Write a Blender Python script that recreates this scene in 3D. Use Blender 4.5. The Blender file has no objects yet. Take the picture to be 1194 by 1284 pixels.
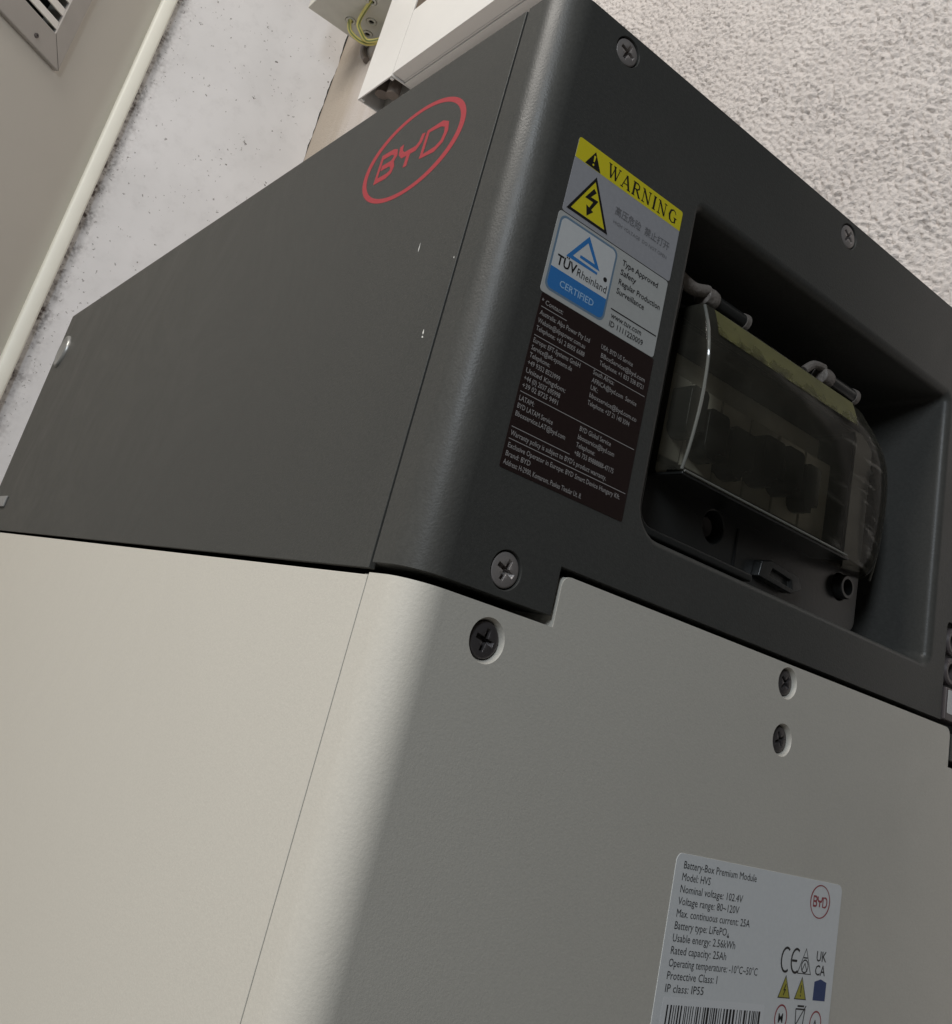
import bpy, bmesh, math, random
import numpy as np
from mathutils import Matrix, Vector
from mathutils.geometry import tessellate_polygon
random.seed(3)
rng = np.random.default_rng(5)
S = bpy.context.scene
M = 0.001                      # everything is laid out in millimetres
Z0 = 299.0                     # underside of the dark head above the floor
def W3(x, y, z): return Vector((x*M, y*M, (z+Z0)*M))

# ------------------------------------------------------------------ camera
cam = bpy.data.cameras.new('camera'); co = bpy.data.objects.new('camera', cam)
S.collection.objects.link(co); S.camera = co
Rc = [(0.7769960934896647, -0.574885767808371, 0.2564827960563992),
      (0.3927049310223235, 0.12422252603422579, -0.9112363036969947),
      (0.49199584129571744, 0.8087491069522051, 0.32228089324516984)]
xr, yd, zf = (Vector(r) for r in Rc)
m = Matrix((xr, -yd, -zf)).transposed().to_4x4()
m.translation = W3(-119.2326, -181.5101, -22.6947)
co.matrix_world = m
cam.sensor_fit = 'HORIZONTAL'; cam.sensor_width = 36
cam.lens = 1142.15/1194*36
cam.shift_x = (597-545.79)/1194; cam.shift_y = (461.75-642)/1194
cam.clip_start = 0.01; cam.clip_end = 50

# ------------------------------------------------------------------ light
wd = bpy.data.worlds.new('World'); S.world = wd; wd.use_nodes = True
bg = wd.node_tree.nodes['Background']; bg.inputs[0].default_value = (1.0, 0.95, 0.88, 1); bg.inputs[1].default_value = 0.035
def area(name, loc, target, sx, sy, power, col):
    l = bpy.data.lights.new(name, 'AREA'); l.shape = 'RECTANGLE'; l.size = sx; l.size_y = sy; l.energy = power; l.color = col
    o = bpy.data.objects.new(name, l); S.collection.objects.link(o)
    o.location = loc; o.rotation_euler = (Vector(target)-Vector(loc)).to_track_quat('-Z', 'Y').to_euler()
    return o
area('room_lamp', (-1.2, 0.12, 1.75), (0.1, 0.6, 0.7), 0.85, 0.85, 33, (1.0, 0.95, 0.885))
area('daylight_window', (-0.97, -0.67, 0.95), (0.0, 0.0, 0.36), 0.20, 0.5, 8.4, (0.84, 0.92, 1.0))
S.view_settings.view_transform = 'Standard'; S.view_settings.look = 'None'
S.view_settings.exposure = 0; S.view_settings.gamma = 1

# ------------------------------------------------------------------ materials
def mat(name, col, rough=0.5, metal=0.0, bump=None, spec=0.5, var=None, coat=0, smudge=0):
    """bump: (scale, strength, distance_mm); var: (scale, amount) of slight colour mottling"""
    a = bpy.data.materials.new(name); a.use_nodes = True
    nt = a.node_tree; b = nt.nodes['Principled BSDF']
    b.inputs['Base Color'].default_value = (*col, 1); b.inputs['Roughness'].default_value = rough
    b.inputs['Metallic'].default_value = metal; b.inputs['Specular IOR Level'].default_value = spec
    b.inputs['Coat Weight'].default_value = coat
    tc = nt.nodes.new('ShaderNodeTexCoord')
    if bump:
        n = nt.nodes.new('ShaderNodeTexNoise'); n.inputs['Scale'].default_value = bump[0]; n.inputs['Detail'].default_value = 3
        nt.links.new(tc.outputs['Object'], n.inputs['Vector'])
        bp = nt.nodes.new('ShaderNodeBump'); bp.inputs['Strength'].default_value = bump[1]; bp.inputs['Distance'].default_value = bump[2]*M
        nt.links.new(n.outputs['Fac'], bp.inputs['Height']); nt.links.new(bp.outputs['Normal'], b.inputs['Normal'])
    if var:
        n2 = nt.nodes.new('ShaderNodeTexNoise'); n2.inputs['Scale'].default_value = var[0]; n2.inputs['Detail'].default_value = 5
        nt.links.new(tc.outputs['Object'], n2.inputs['Vector'])
        mx = nt.nodes.new('ShaderNodeMix'); mx.data_type = 'RGBA'
        mx.inputs[6].default_value = (*[c*(1-var[1]) for c in col], 1); mx.inputs[7].default_value = (*[min(1, c*(1+var[1])) for c in col], 1)
        nt.links.new(n2.outputs['Fac'], mx.inputs[0]); nt.links.new(mx.outputs[2], b.inputs['Base Color'])
    if smudge:                                          # finger marks and dust: a little gloss and tone variation
        n3 = nt.nodes.new('ShaderNodeTexNoise'); n3.inputs['Scale'].default_value = 11; n3.inputs['Detail'].default_value = 8; n3.inputs['Roughness'].default_value = 0.65; n3.inputs['Distortion'].default_value = 1.2
        nt.links.new(tc.outputs['Object'], n3.inputs['Vector'])
        m1 = nt.nodes.new('ShaderNodeMapRange'); m1.inputs[1].default_value = 0.35; m1.inputs[2].default_value = 0.7; m1.inputs[3].default_value = rough-0.06; m1.inputs[4].default_value = rough+0.10
        nt.links.new(n3.outputs['Fac'], m1.inputs[0]); nt.links.new(m1.outputs[0], b.inputs['Roughness'])
        m2 = nt.nodes.new('ShaderNodeMapRange'); m2.inputs[1].default_value = 0.4; m2.inputs[2].default_value = 0.75; m2.inputs[3].default_value = 0; m2.inputs[4].default_value = smudge
        nt.links.new(n3.outputs['Fac'], m2.inputs[0])
        m3 = nt.nodes.new('ShaderNodeMix'); m3.data_type = 'RGBA'; nt.links.new(m2.outputs[0], m3.inputs[0]); nt.links.new(mx.outputs[2], m3.inputs[6]); m3.inputs[7].default_value = (0.22, 0.20, 0.17, 1)
        nt.links.new(m3.outputs[2], b.inputs['Base Color'])
    return a
K = {}
K['dark'] = mat('dark_powder_coat', (0.063, 0.063, 0.059), 0.38, bump=(1500, 0.18, 0.35), var=(800, 0.22), spec=0.24, smudge=0.05)
K['light'] = mat('light_powder_coat', (0.61, 0.58, 0.515), 0.5, bump=(1500, 0.14, 0.35), var=(800, 0.075), smudge=0.07)
K['gap'] = mat('gap_black', (0.01, 0.01, 0.01), 0.9)
K['steel'] = mat('screw_steel', (0.34, 0.31, 0.295), 0.33, metal=0.4, bump=(2500, 0.15, 0.2))
K['darksteel'] = mat('screw_dark_steel', (0.11, 0.10, 0.10), 0.3, metal=0.5, bump=(2500, 0.15, 0.2))
K['white_foil'] = mat('white_foil', (0.62, 0.63, 0.63), 0.38, var=(500, 0.05))
K['silver_foil'] = mat('silver_foil', (0.36, 0.36, 0.38), 0.35, var=(700, 0.09))
K['rating_foil'] = mat('rating_foil', (0.76, 0.775, 0.78), 0.4, var=(700, 0.05))
K['yellow'] = mat('print_yellow', (0.72, 0.62, 0.02), 0.45)
K['yellow_small'] = mat('print_yellow_small', (0.42, 0.38, 0.05), 0.45)
K['ink'] = mat('print_black', (0.012, 0.011, 0.012), 0.4)
K['faint'] = mat('print_faint', (0.17, 0.17, 0.18), 0.5)
K['blue'] = mat('print_blue', (0.035, 0.19, 0.50), 0.4)
K['navy'] = mat('print_navy', (0.02, 0.05, 0.17), 0.4)
K['label_black'] = mat('label_black', (0.022, 0.012, 0.011), 0.33)
K['label_text'] = mat('label_text', (0.36, 0.34, 0.33), 0.5)
K['pale_blue_text'] = mat('pale_blue_text', (0.35, 0.55, 0.78), 0.5)
K['red'] = mat('print_red', (0.36, 0.042, 0.052), 0.5, bump=(1700, 0.2, 0.3))
K['red_small'] = mat('print_red_small', (0.34, 0.05, 0.06), 0.45)
K['breaker'] = mat('breaker_grey', (0.55, 0.52, 0.44), 0.6, var=(60, 0.4))
K['black_plastic'] = mat('black_plastic', (0.022, 0.023, 0.022), 0.28, bump=(900, 0.1, 0.3))
K['knuckle'] = mat('hinge_grey', (0.20, 0.175, 0.155), 0.55, bump=(420, 0.7, 1.0), var=(300, 0.35))
K['pvc'] = mat('white_pvc', (0.72, 0.71, 0.69), 0.38, bump=(350, 0.05, 0.5), var=(25, 0.03))
K['pvc_in'] = mat('duct_cable_grey', (0.16, 0.13, 0.11), 0.6, var=(40, 0.4))
K['box'] = mat('junction_box_grey', (0.62, 0.61, 0.55), 0.5, var=(60, 0.10))
K['trim'] = mat('cream_trim', (0.90, 0.895, 0.81), 0.4, bump=(200, 0.06, 0.5), var=(30, 0.04))
K['door'] = mat('grey_door_paint', (0.58, 0.555, 0.505), 0.42, bump=(260, 0.08, 0.5), var=(9, 0.05))
K['vent'] = mat('vent_grey', (0.40, 0.375, 0.35), 0.42, bump=(900, 0.1, 0.3), var=(40, 0.08))
K['slat'] = mat('vent_slat_pale', (0.80, 0.77, 0.73), 0.35, var=(40, 0.04))
K['floor'] = mat('floor_concrete', (0.14, 0.135, 0.125), 0.8, bump=(60, 0.3, 1), var=(8, 0.2))
K['chip'] = mat('bare_chip', (0.75, 0.74, 0.70), 0.5)
K['clip'] = mat('clip_grey', (0.26, 0.26, 0.255), 0.4)
K['plug'] = mat('plug_grey_metal', (0.30, 0.30, 0.29), 0.32, metal=0.4)
K['socket'] = mat('socket_grey', (0.10, 0.085, 0.085), 0.4)
K['edge'] = mat('edge_glint_grey', (0.20, 0.20, 0.18), 0.12, spec=0.8)  # pale gloss for the beads that draw edge glints on the clear cover
K['dark_brown'] = mat('brown_shade_filler', (0.10, 0.075, 0.055), 0.6, var=(60, 0.3))  # brown of the added box that stands in for shade above the trunking

def wire_mat():
    a = mat('earth_wire', (0.6, 0.55, 0.1), 0.4); nt = a.node_tree; b = nt.nodes['Principled BSDF']
    tc = nt.nodes.new('ShaderNodeUVMap'); sp = nt.nodes.new('ShaderNodeSeparateXYZ'); nt.links.new(tc.outputs[0], sp.inputs[0])
    r = nt.nodes.new('ShaderNodeValToRGB'); r.color_ramp.interpolation = 'CONSTANT'
    r.color_ramp.elements[0].color = (0.70, 0.62, 0.20, 1); r.color_ramp.elements[1].position = 0.8; r.color_ramp.elements[1].color = (0.20, 0.24, 0.07, 1)
    nt.links.new(sp.outputs[1], r.inputs[0]); nt.links.new(r.outputs[0], b.inputs['Base Color']); return a
K['wire'] = wire_mat()

def clear_mat():
    a = bpy.data.materials.new('clear_smoked_plastic'); a.use_nodes = True; nt = a.node_tree
    for n in list(nt.nodes):
        if n.type != 'OUTPUT_MATERIAL': nt.nodes.remove(n)
    out = nt.nodes['Material Output']
    tr = nt.nodes.new('ShaderNodeBsdfTransparent'); tr.inputs[0].default_value = (0.91, 0.90, 0.84, 1)
    df = nt.nodes.new('ShaderNodeBsdfPrincipled'); df.inputs['Base Color'].default_value = (0.16, 0.15, 0.12, 1); df.inputs['Roughness'].default_value = 0.1
    df.inputs['Specular IOR Level'].default_value = 0.6
    tc = nt.nodes.new('ShaderNodeTexCoord'); n = nt.nodes.new('ShaderNodeTexNoise'); n.inputs['Scale'].default_value = 45; n.inputs['Detail'].default_value = 6
    nt.links.new(tc.outputs['Object'], n.inputs['Vector'])
    mr = nt.nodes.new('ShaderNodeMapRange'); mr.inputs[1].default_value = 0.35; mr.inputs[2].default_value = 0.7; mr.inputs[3].default_value = 0.12; mr.inputs[4].default_value = 0.26
    nt.links.new(n.outputs['Fac'], mr.inputs[0])
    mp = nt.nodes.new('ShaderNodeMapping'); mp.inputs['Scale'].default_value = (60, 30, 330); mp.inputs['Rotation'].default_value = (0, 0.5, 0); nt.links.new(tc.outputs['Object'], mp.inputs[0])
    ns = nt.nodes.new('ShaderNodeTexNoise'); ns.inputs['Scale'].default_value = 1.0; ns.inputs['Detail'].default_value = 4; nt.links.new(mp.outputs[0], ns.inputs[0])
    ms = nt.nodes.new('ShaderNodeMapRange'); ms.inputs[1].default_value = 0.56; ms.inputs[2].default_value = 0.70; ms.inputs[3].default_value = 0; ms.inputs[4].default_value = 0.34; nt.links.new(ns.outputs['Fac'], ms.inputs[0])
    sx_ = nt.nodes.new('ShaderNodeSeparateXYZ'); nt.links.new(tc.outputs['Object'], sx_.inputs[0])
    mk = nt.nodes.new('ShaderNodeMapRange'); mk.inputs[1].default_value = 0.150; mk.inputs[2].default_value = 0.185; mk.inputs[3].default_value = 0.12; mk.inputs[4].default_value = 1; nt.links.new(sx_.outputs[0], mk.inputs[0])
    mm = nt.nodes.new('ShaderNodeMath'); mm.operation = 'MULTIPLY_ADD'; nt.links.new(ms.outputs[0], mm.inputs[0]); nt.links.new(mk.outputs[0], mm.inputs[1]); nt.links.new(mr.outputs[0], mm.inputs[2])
    fr = nt.nodes.new('ShaderNodeFresnel'); fr.inputs[0].default_value = 1.45
    ad = nt.nodes.new('ShaderNodeMath'); ad.operation = 'MAXIMUM'; nt.links.new(mm.outputs[0], ad.inputs[0]); nt.links.new(fr.outputs[0], ad.inputs[1])
    mx = nt.nodes.new('ShaderNodeMixShader'); nt.links.new(ad.outputs[0], mx.inputs[0]); nt.links.new(tr.outputs[0], mx.inputs[1]); nt.links.new(df.outputs[0], mx.inputs[2])
    nt.links.new(mx.outputs[0], out.inputs[0]); return a
K['clear'] = clear_mat()

def worn_strip():
    a = mat('faded_yellow_green', (0.15, 0.145, 0.045), 0.45, var=(90, 0.4)); nt = a.node_tree; b = nt.nodes['Principled BSDF']
    tc = nt.nodes.new('ShaderNodeTexCoord'); n = nt.nodes.new('ShaderNodeTexNoise'); n.inputs['Scale'].default_value = 160; n.inputs['Detail'].default_value = 6; nt.links.new(tc.outputs['Object'], n.inputs[0])
    sp = nt.nodes.new('ShaderNodeSeparateXYZ'); nt.links.new(tc.outputs['Object'], sp.inputs[0])
    f = nt.nodes.new('ShaderNodeMapRange'); f.inputs[1].default_value = (100+Z0)*M; f.inputs[2].default_value = (113+Z0)*M; f.inputs[3].default_value = -0.15; f.inputs[4].default_value = 0.45; nt.links.new(sp.outputs[2], f.inputs[0])
    ad = nt.nodes.new('ShaderNodeMath'); ad.operation = 'ADD'; nt.links.new(n.outputs['Fac'], ad.inputs[0]); nt.links.new(f.outputs[0], ad.inputs[1])
    r = nt.nodes.new('ShaderNodeMapRange'); r.inputs[1].default_value = 0.42; r.inputs[2].default_value = 0.75; r.inputs[3].default_value = 0.1; r.inputs[4].default_value = 0.75; nt.links.new(ad.outputs[0], r.inputs[0]); nt.links.new(r.outputs[0], b.inputs['Alpha'])
    return a
def stucco_mat():
    a = bpy.data.materials.new('stucco_plaster'); a.use_nodes = True; nt = a.node_tree; L = nt.links.new; N = nt.nodes.new
    b = nt.nodes['Principled BSDF']; b.inputs['Roughness'].default_value = 0.85; b.inputs['Specular IOR Level'].default_value = 0.25
    tc = N('ShaderNodeTexCoord')
    n1 = N('ShaderNodeTexNoise'); n1.inputs['Scale'].default_value = 7; n1.inputs['Detail'].default_value = 6; L(tc.outputs['Object'], n1.inputs[0])
    n2 = N('ShaderNodeTexNoise'); n2.inputs['Scale'].default_value = 420; n2.inputs['Detail'].default_value = 4; L(tc.outputs['Object'], n2.inputs[0])
    r = N('ShaderNodeValToRGB'); r.color_ramp.elements[0].position = 0.3; r.color_ramp.elements[0].color = (0.51, 0.470, 0.447, 1); r.color_ramp.elements[1].position = 0.7; r.color_ramp.elements[1].color = (0.59, 0.55, 0.525, 1)
    L(n1.outputs['Fac'], r.inputs[0])
    # brownish stained plaster towards the far corner
    sp = N('ShaderNodeSeparateXYZ'); L(tc.outputs['Object'], sp.inputs[0])
    mp = N('ShaderNodeMapping'); mp.inputs['Scale'].default_value = (1, 26, 5); L(tc.outputs['Object'], mp.inputs[0])
    n3 = N('ShaderNodeTexNoise'); n3.inputs['Scale'].default_value = 1.6; n3.inputs['Detail'].default_value = 7; L(mp.outputs[0], n3.inputs[0])
    ad = N('ShaderNodeMath'); ad.operation = 'MULTIPLY_ADD'; ad.inputs[1].default_value = 0.16; L(n3.outputs['Fac'], ad.inputs[0]); L(sp.outputs[1], ad.inputs[2])
    mr = N('ShaderNodeMapRange'); mr.inputs[1].default_value = 0.97; mr.inputs[2].default_value = 1.10; L(ad.outputs[0], mr.inputs[0])
    mx = N('ShaderNodeMix'); mx.data_type = 'RGBA'; L(mr.outputs[0], mx.inputs[0]); L(r.outputs[0], mx.inputs[6]); mx.inputs[7].default_value = (0.44, 0.385, 0.325, 1)
    L(mx.outputs[2], b.inputs['Base Color'])
    n4 = N('ShaderNodeTexNoise'); n4.inputs['Scale'].default_value = 110; n4.inputs['Detail'].default_value = 3; L(tc.outputs['Object'], n4.inputs[0])
    m4 = N('ShaderNodeMath'); m4.operation = 'MULTIPLY_ADD'; L(n4.outputs['Fac'], m4.inputs[0]); L(mr.outputs[0], m4.inputs[1]); L(n2.outputs['Fac'], m4.inputs[2])
    bp = N('ShaderNodeBump'); bp.inputs['Strength'].default_value = 0.6; bp.inputs['Distance'].default_value = 0.002; L(m4.outputs[0], bp.inputs['Height']); L(bp.outputs[0], b.inputs['Normal'])
    return a
K['stucco'] = stucco_mat()

def panel_mat():
    a = bpy.data.materials.new('mouldy_white_panel'); a.use_nodes = True; nt = a.node_tree; L = nt.links.new; N = nt.nodes.new
    b = nt.nodes['Principled BSDF']; b.inputs['Roughness'].default_value = 0.55
    tc = N('ShaderNodeTexCoord'); sp = N('ShaderNodeSeparateXYZ'); L(tc.outputs['Object'], sp.inputs[0])
    def noise(s, d, src=tc.outputs['Object']):
        n = N('ShaderNodeTexNoise'); n.inputs['Scale'].default_value = s; n.inputs['Detail'].default_value = d; L(src, n.inputs[0]); return n.outputs['Fac']
    def rng_(v, a0, a1, b0, b1):
        m_ = N('ShaderNodeMapRange'); L(v, m_.inputs[0])
        for i, q in enumerate((a0, a1, b0, b1)): m_.inputs[i+1].default_value = q
        return m_.outputs[0]
    def op(k, x, y=None, c=None):
        m_ = N('ShaderNodeMath'); m_.operation = k; L(x, m_.inputs[0])
        if y is not None: L(y, m_.inputs[1])
        if c is not None: m_.inputs[1].default_value = c
        return m_.outputs[0]
    base = N('ShaderNodeValToRGB'); base.color_ramp.elements[0].position = 0.3; base.color_ramp.elements[0].color = (0.74, 0.735, 0.745, 1); base.color_ramp.elements[1].position = 0.7; base.color_ramp.elements[1].color = (0.83, 0.825, 0.84, 1)
    L(noise(9, 6), base.inputs[0])
    edge = rng_(sp.outputs[0], 0.036, 0.085, 1, 0)          # 1 beside the cream trim, 0 a few cm on
    edge2 = op('MULTIPLY', edge, edge)
    fine = noise(190, 4); mid = noise(38, 5)
    e4 = op('MULTIPLY', edge2, edge2); grime = op('MULTIPLY', op('ADD', op('MULTIPLY', e4, c=0.9), op('MULTIPLY', edge2, c=0.35)), op('MULTIPLY', rng_(mid, 0.38, 0.62, 0.12, 1.3), rng_(fine, 0.36, 0.66, 0.1, 1)))
    haze = op('MULTIPLY', rng_(mid, 0.5, 0.72, 0, 0.12), rng_(fine, 0.4, 0.7, 0.3, 1))
    nd = N('ShaderNodeTexNoise'); nd.inputs['Scale'].default_value = 210; nd.inputs['Detail'].default_value = 3; L(tc.outputs['Object'], nd.inputs[0])
    vm = N('ShaderNodeVectorMath'); vm.operation = 'MULTIPLY_ADD'; L(nd.outputs['Color'], vm.inputs[0]); vm.inputs[1].default_value = (0.011, 0.011, 0.011); L(tc.outputs['Object'], vm.inputs[2]); warp = vm.outputs[0]
    vo = N('ShaderNodeTexVoronoi'); vo.inputs['Scale'].default_value = 75; L(warp, vo.inputs[0])
    cs = N('ShaderNodeSeparateColor'); L(vo.outputs['Color'], cs.inputs[0])
    sel = op('GREATER_THAN', cs.outputs[0], c=0.86); size = rng_(cs.outputs[1], 0, 1, 0.04, 0.19)
    dot = op('MULTIPLY', sel, op('LESS_THAN', op('ADD', vo.outputs['Distance'], rng_(noise(400, 2), 0, 1, -0.12, 0.12)), size))
    dot = op('MULTIPLY', dot, c=0.85)
    vo2 = N('ShaderNodeTexVoronoi'); vo2.inputs['Scale'].default_value = 260; L(warp, vo2.inputs[0])
    cs2 = N('ShaderNodeSeparateColor'); L(vo2.outputs['Color'], cs2.inputs[0])
    den = rng_(noise(14, 3), 0.5, 0.7, 0.0, 0.12); den = op('ADD', den, op('MULTIPLY', edge2, c=0.30)); den = op('ADD', den, c=0.012)
    inv = N('ShaderNodeMath'); inv.operation = 'SUBTRACT'; inv.inputs[0].default_value = 1; L(den, inv.inputs[1])
    d2 = op('MULTIPLY', op('MULTIPLY', op('GREATER_THAN', cs2.outputs[0], inv.outputs[0]), op('LESS_THAN', vo2.outputs['Distance'], c=0.32)), c=0.6)
    tot = op('MAXIMUM', op('MAXIMUM', grime, haze), op('MAXIMUM', dot, d2))
    mx = N('ShaderNodeMix'); mx.data_type = 'RGBA'; L(tot, mx.inputs[0]); L(base.outputs[0], mx.inputs[6]); mx.inputs[7].default_value = (0.075, 0.055, 0.05, 1)
    L(mx.outputs[2], b.inputs['Base Color'])
    bp = N('ShaderNodeBump'); bp.inputs['Strength'].default_value = 0.2; bp.inputs['Distance'].default_value = 0.001; L(noise(120, 5), bp.inputs['Height']); L(bp.outputs[0], b.inputs['Normal'])
    return a
K['panel'] = panel_mat()

# ------------------------------------------------------------------ helpers
COL = S.collection
def thing(name, label, cat, loc=(0, 0, 0)):
    o = bpy.data.objects.new(name, None); COL.objects.link(o); o.location = W3(*loc); o.empty_display_size = 0.02
    o['label'] = label; o['category'] = cat; return o
def link(name, me, material, parent=None, label=None, sharp=35):
    """me is in local mm coordinates turned to metres; the thing's own origin is taken off."""
    if material is not None:
        me.materials.clear(); me.materials.append(material)
    o = bpy.data.objects.new(name, me); COL.objects.link(o)
    if parent is not None:
        o.parent = parent; o.matrix_parent_inverse = Matrix.Identity(4)
        root = parent
        off = Vector((0, 0, 0))
        while root is not None: off += root.location; root = root.parent
        o.location = -off
    if label: o['label'] = label
    if sharp is not None and 'w' not in me:
        for p in me.polygons: p.use_smooth = True
        me.set_sharp_from_angle(angle=math.radians(sharp))
    return o
def me_from(name, verts, faces):
    me = bpy.data.meshes.new(name); me.from_pydata([tuple(W3(*v)) for v in verts], [], faces); me.validate(); me.update()
    bm = bmesh.new(); bm.from_mesh(me); bmesh.ops.recalc_face_normals(bm, faces=bm.faces); bm.to_mesh(me); bm.free(); return me
AX = {'x': lambda a, b, t: (t, a, b), 'y': lambda a, b, t: (a, t, b), 'z': lambda a, b, t: (a, b, t)}
def prism(poly, ax, t0, t1):
    n = len(poly); V = [AX[ax](a, b, t0) for a, b in poly]+[AX[ax](a, b, t1) for a, b in poly]
    F = [tuple(range(n)), tuple(range(2*n-1, n-1, -1))]+[(i, (i+1) % n, n+(i+1) % n, n+i) for i in range(n)]
    return V, F
def box(x0, x1, y0, y1, z0, z1): return prism([(x0, y0), (x1, y0), (x1, y1), (x0, y1)], 'z', z0, z1)
def loft(loops, caps=True):
    n = len(loops[0]); V = [v for l in loops for v in l]; F = []
    for k in range(len(loops)-1):
        for i in range(n): F.append((k*n+i, k*n+(i+1) % n, (k+1)*n+(i+1) % n, (k+1)*n+i))
    if caps: F += [tuple(range(n)), tuple(range(len(V)-1, len(V)-n-1, -1))]
    return V, F
def rrect(a0, a1, b0, b1, r, n=6):
    P = []
    rs = r if isinstance(r, (tuple, list)) else (r,)*4      # bl, br, tr, tl
    for (ca, cb, rr, s) in ((a0+rs[0], b0+rs[0], rs[0], 180), (a1-rs[1], b0+rs[1], rs[1], 270), (a1-rs[2], b1-rs[2], rs[2], 0), (a0+rs[3], b1-rs[3], rs[3], 90)):
        for i in range(n+1):
            t = math.radians(s+90*i/n); P.append((ca+rr*math.cos(t), cb+rr*math.sin(t)))
    return P
def circ(ca, cb, r, n=32): return [(ca+r*math.cos(2*math.pi*i/n), cb+r*math.sin(2*math.pi*i/n)) for i in range(n)]
def join(parts):
    V = []; F = []
    for v, f in parts:
        o = len(V); V += v; F += [tuple(i+o for i in q) for q in f]
    return V, F
def carve(base, cutters, bevel=0, seg=2, angle=38):
    """solid base minus every cutter, edges softened; returns a finished mesh"""
    tmp = []
    bo = bpy.data.objects.new('tmp', me_from('tmp', *base)); COL.objects.link(bo); tmp.append(bo)
    for c in cutters:
        k = bpy.data.objects.new('cut', me_from('cut', *c)); COL.objects.link(k); tmp.append(k)
        md = bo.modifiers.new('b', 'BOOLEAN'); md.operation = 'DIFFERENCE'; md.solver = 'EXACT'; md.object = k
    if bevel:
        md = bo.modifiers.new('v', 'BEVEL'); md.width = bevel*M; md.segments = seg; md.limit_method = 'ANGLE'; md.angle_limit = math.radians(angle); md.harden_normals = False
    dg = bpy.context.evaluated_depsgraph_get(); dg.update()
    me = bpy.data.meshes.new_from_object(bo.evaluated_get(dg))
    for t in tmp: bpy.data.objects.remove(t)
    return weighted(me)
def weighted(me, sharp=50):
    """shade smooth but keep every large flat face flat up to its softened edge"""
    for p in me.polygons: p.use_smooth = True
    me.set_sharp_from_angle(angle=math.radians(sharp))
    t = bpy.data.objects.new('tmp', me); COL.objects.link(t)
    md = t.modifiers.new('w', 'WEIGHTED_NORMAL'); md.mode = 'FACE_AREA'; md.keep_sharp = True; md.weight = 100
    dg = bpy.context.evaluated_depsgraph_get(); dg.update()
    m2 = bpy.data.meshes.new_from_object(t.evaluated_get(dg)); bpy.data.objects.remove(t); m2['w'] = 1
    return m2
def tube(points, r, n=10, uv=False, twist=6):
    P = [Vector(p) for p in points]
    Q = []                                                   # Catmull-Rom
    for i in range(len(P)-1):
        a, b, c, d = P[max(i-1, 0)], P[i], P[i+1], P[min(i+2, len(P)-1)]
        for k in range(6):
            t = k/6; Q.append(0.5*((2*b)+(c-a)*t+(2*a-5*b+4*c-d)*t*t+(3*b-a-3*c+d)*t**3))
    Q.append(P[-1]); V = []; F = []
    up = Vector((0.3, 0.2, 1)).normalized()
    for i, q in enumerate(Q):
        d = (Q[min(i+1, len(Q)-1)]-Q[max(i-1, 0)]).normalized(); s = d.cross(up).normalized(); u = s.cross(d)
        for k in range(n):
            t = 2*math.pi*k/n; V.append(tuple(q+r*(math.cos(t)*s+math.sin(t)*u)))
    for i in range(len(Q)-1):
        for k in range(n): F.append((i*n+k, i*n+(k+1) % n, (i+1)*n+(k+1) % n, (i+1)*n+k))
    F += [tuple(range(n)), tuple(range(len(V)-1, len(V)-n-1, -1))]
    return V, F
# flat things lying on a face: plane 'y' (end face, seen from -Y) or 'x' (long face, seen from -X).
def lift(pl, a, b, h):
    return (a, -h, b) if pl == 'y' else (-h, a, b)
def sheet(pl, poly, h0, h1):
    n = len(poly); V = [lift(pl, a, b, h0) for a, b in poly]+[lift(pl, a, b, h1) for a, b in poly]
    return V, [tuple(range(n)), tuple(range(2*n-1, n-1, -1))]+[(i, (i+1) % n, n+(i+1) % n, n+i) for i in range(n)]
def ribbon(pl, pts, w, h0, h1, closed=False):
    """a stroke of width w (number or per-point list) along 2-D points"""
    n = len(pts); L_ = []; R_ = []
    for i in range(n):
        if closed: p0, p1 = pts[i-1], pts[(i+1) % n]
        else: p0, p1 = pts[max(i-1, 0)], pts[min(i+1, n-1)]
        dx, dy = p1[0]-p0[0], p1[1]-p0[1]; l = math.hypot(dx, dy) or 1; wi = w[i] if isinstance(w, (list, tuple)) else w
        if not closed and 0 < i < n-1:                      # mitre
            a = Vector((pts[i][0]-p0[0], pts[i][1]-p0[1])).normalized(); b = Vector((p1[0]-pts[i][0], p1[1]-pts[i][1])).normalized()
            wi = wi/max(0.5, math.sqrt(max(0, (1+a.dot(b))/2)))
            t = (a+b); l = t.length or 1; dx, dy = t.x, t.y
        nx, ny = -dy/l*wi/2, dx/l*wi/2
        L_.append((pts[i][0]+nx, pts[i][1]+ny)); R_.append((pts[i][0]-nx, pts[i][1]-ny))
    V = []; F = []
    for h in (h1,):
        for i in range(n): V += [lift(pl, *L_[i], h), lift(pl, *R_[i], h)]
    for i in range(n if closed else n-1):
        j = (i+1) % n; F.append((2*i, 2*i+1, 2*j+1, 2*j))
    return V, F
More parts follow.
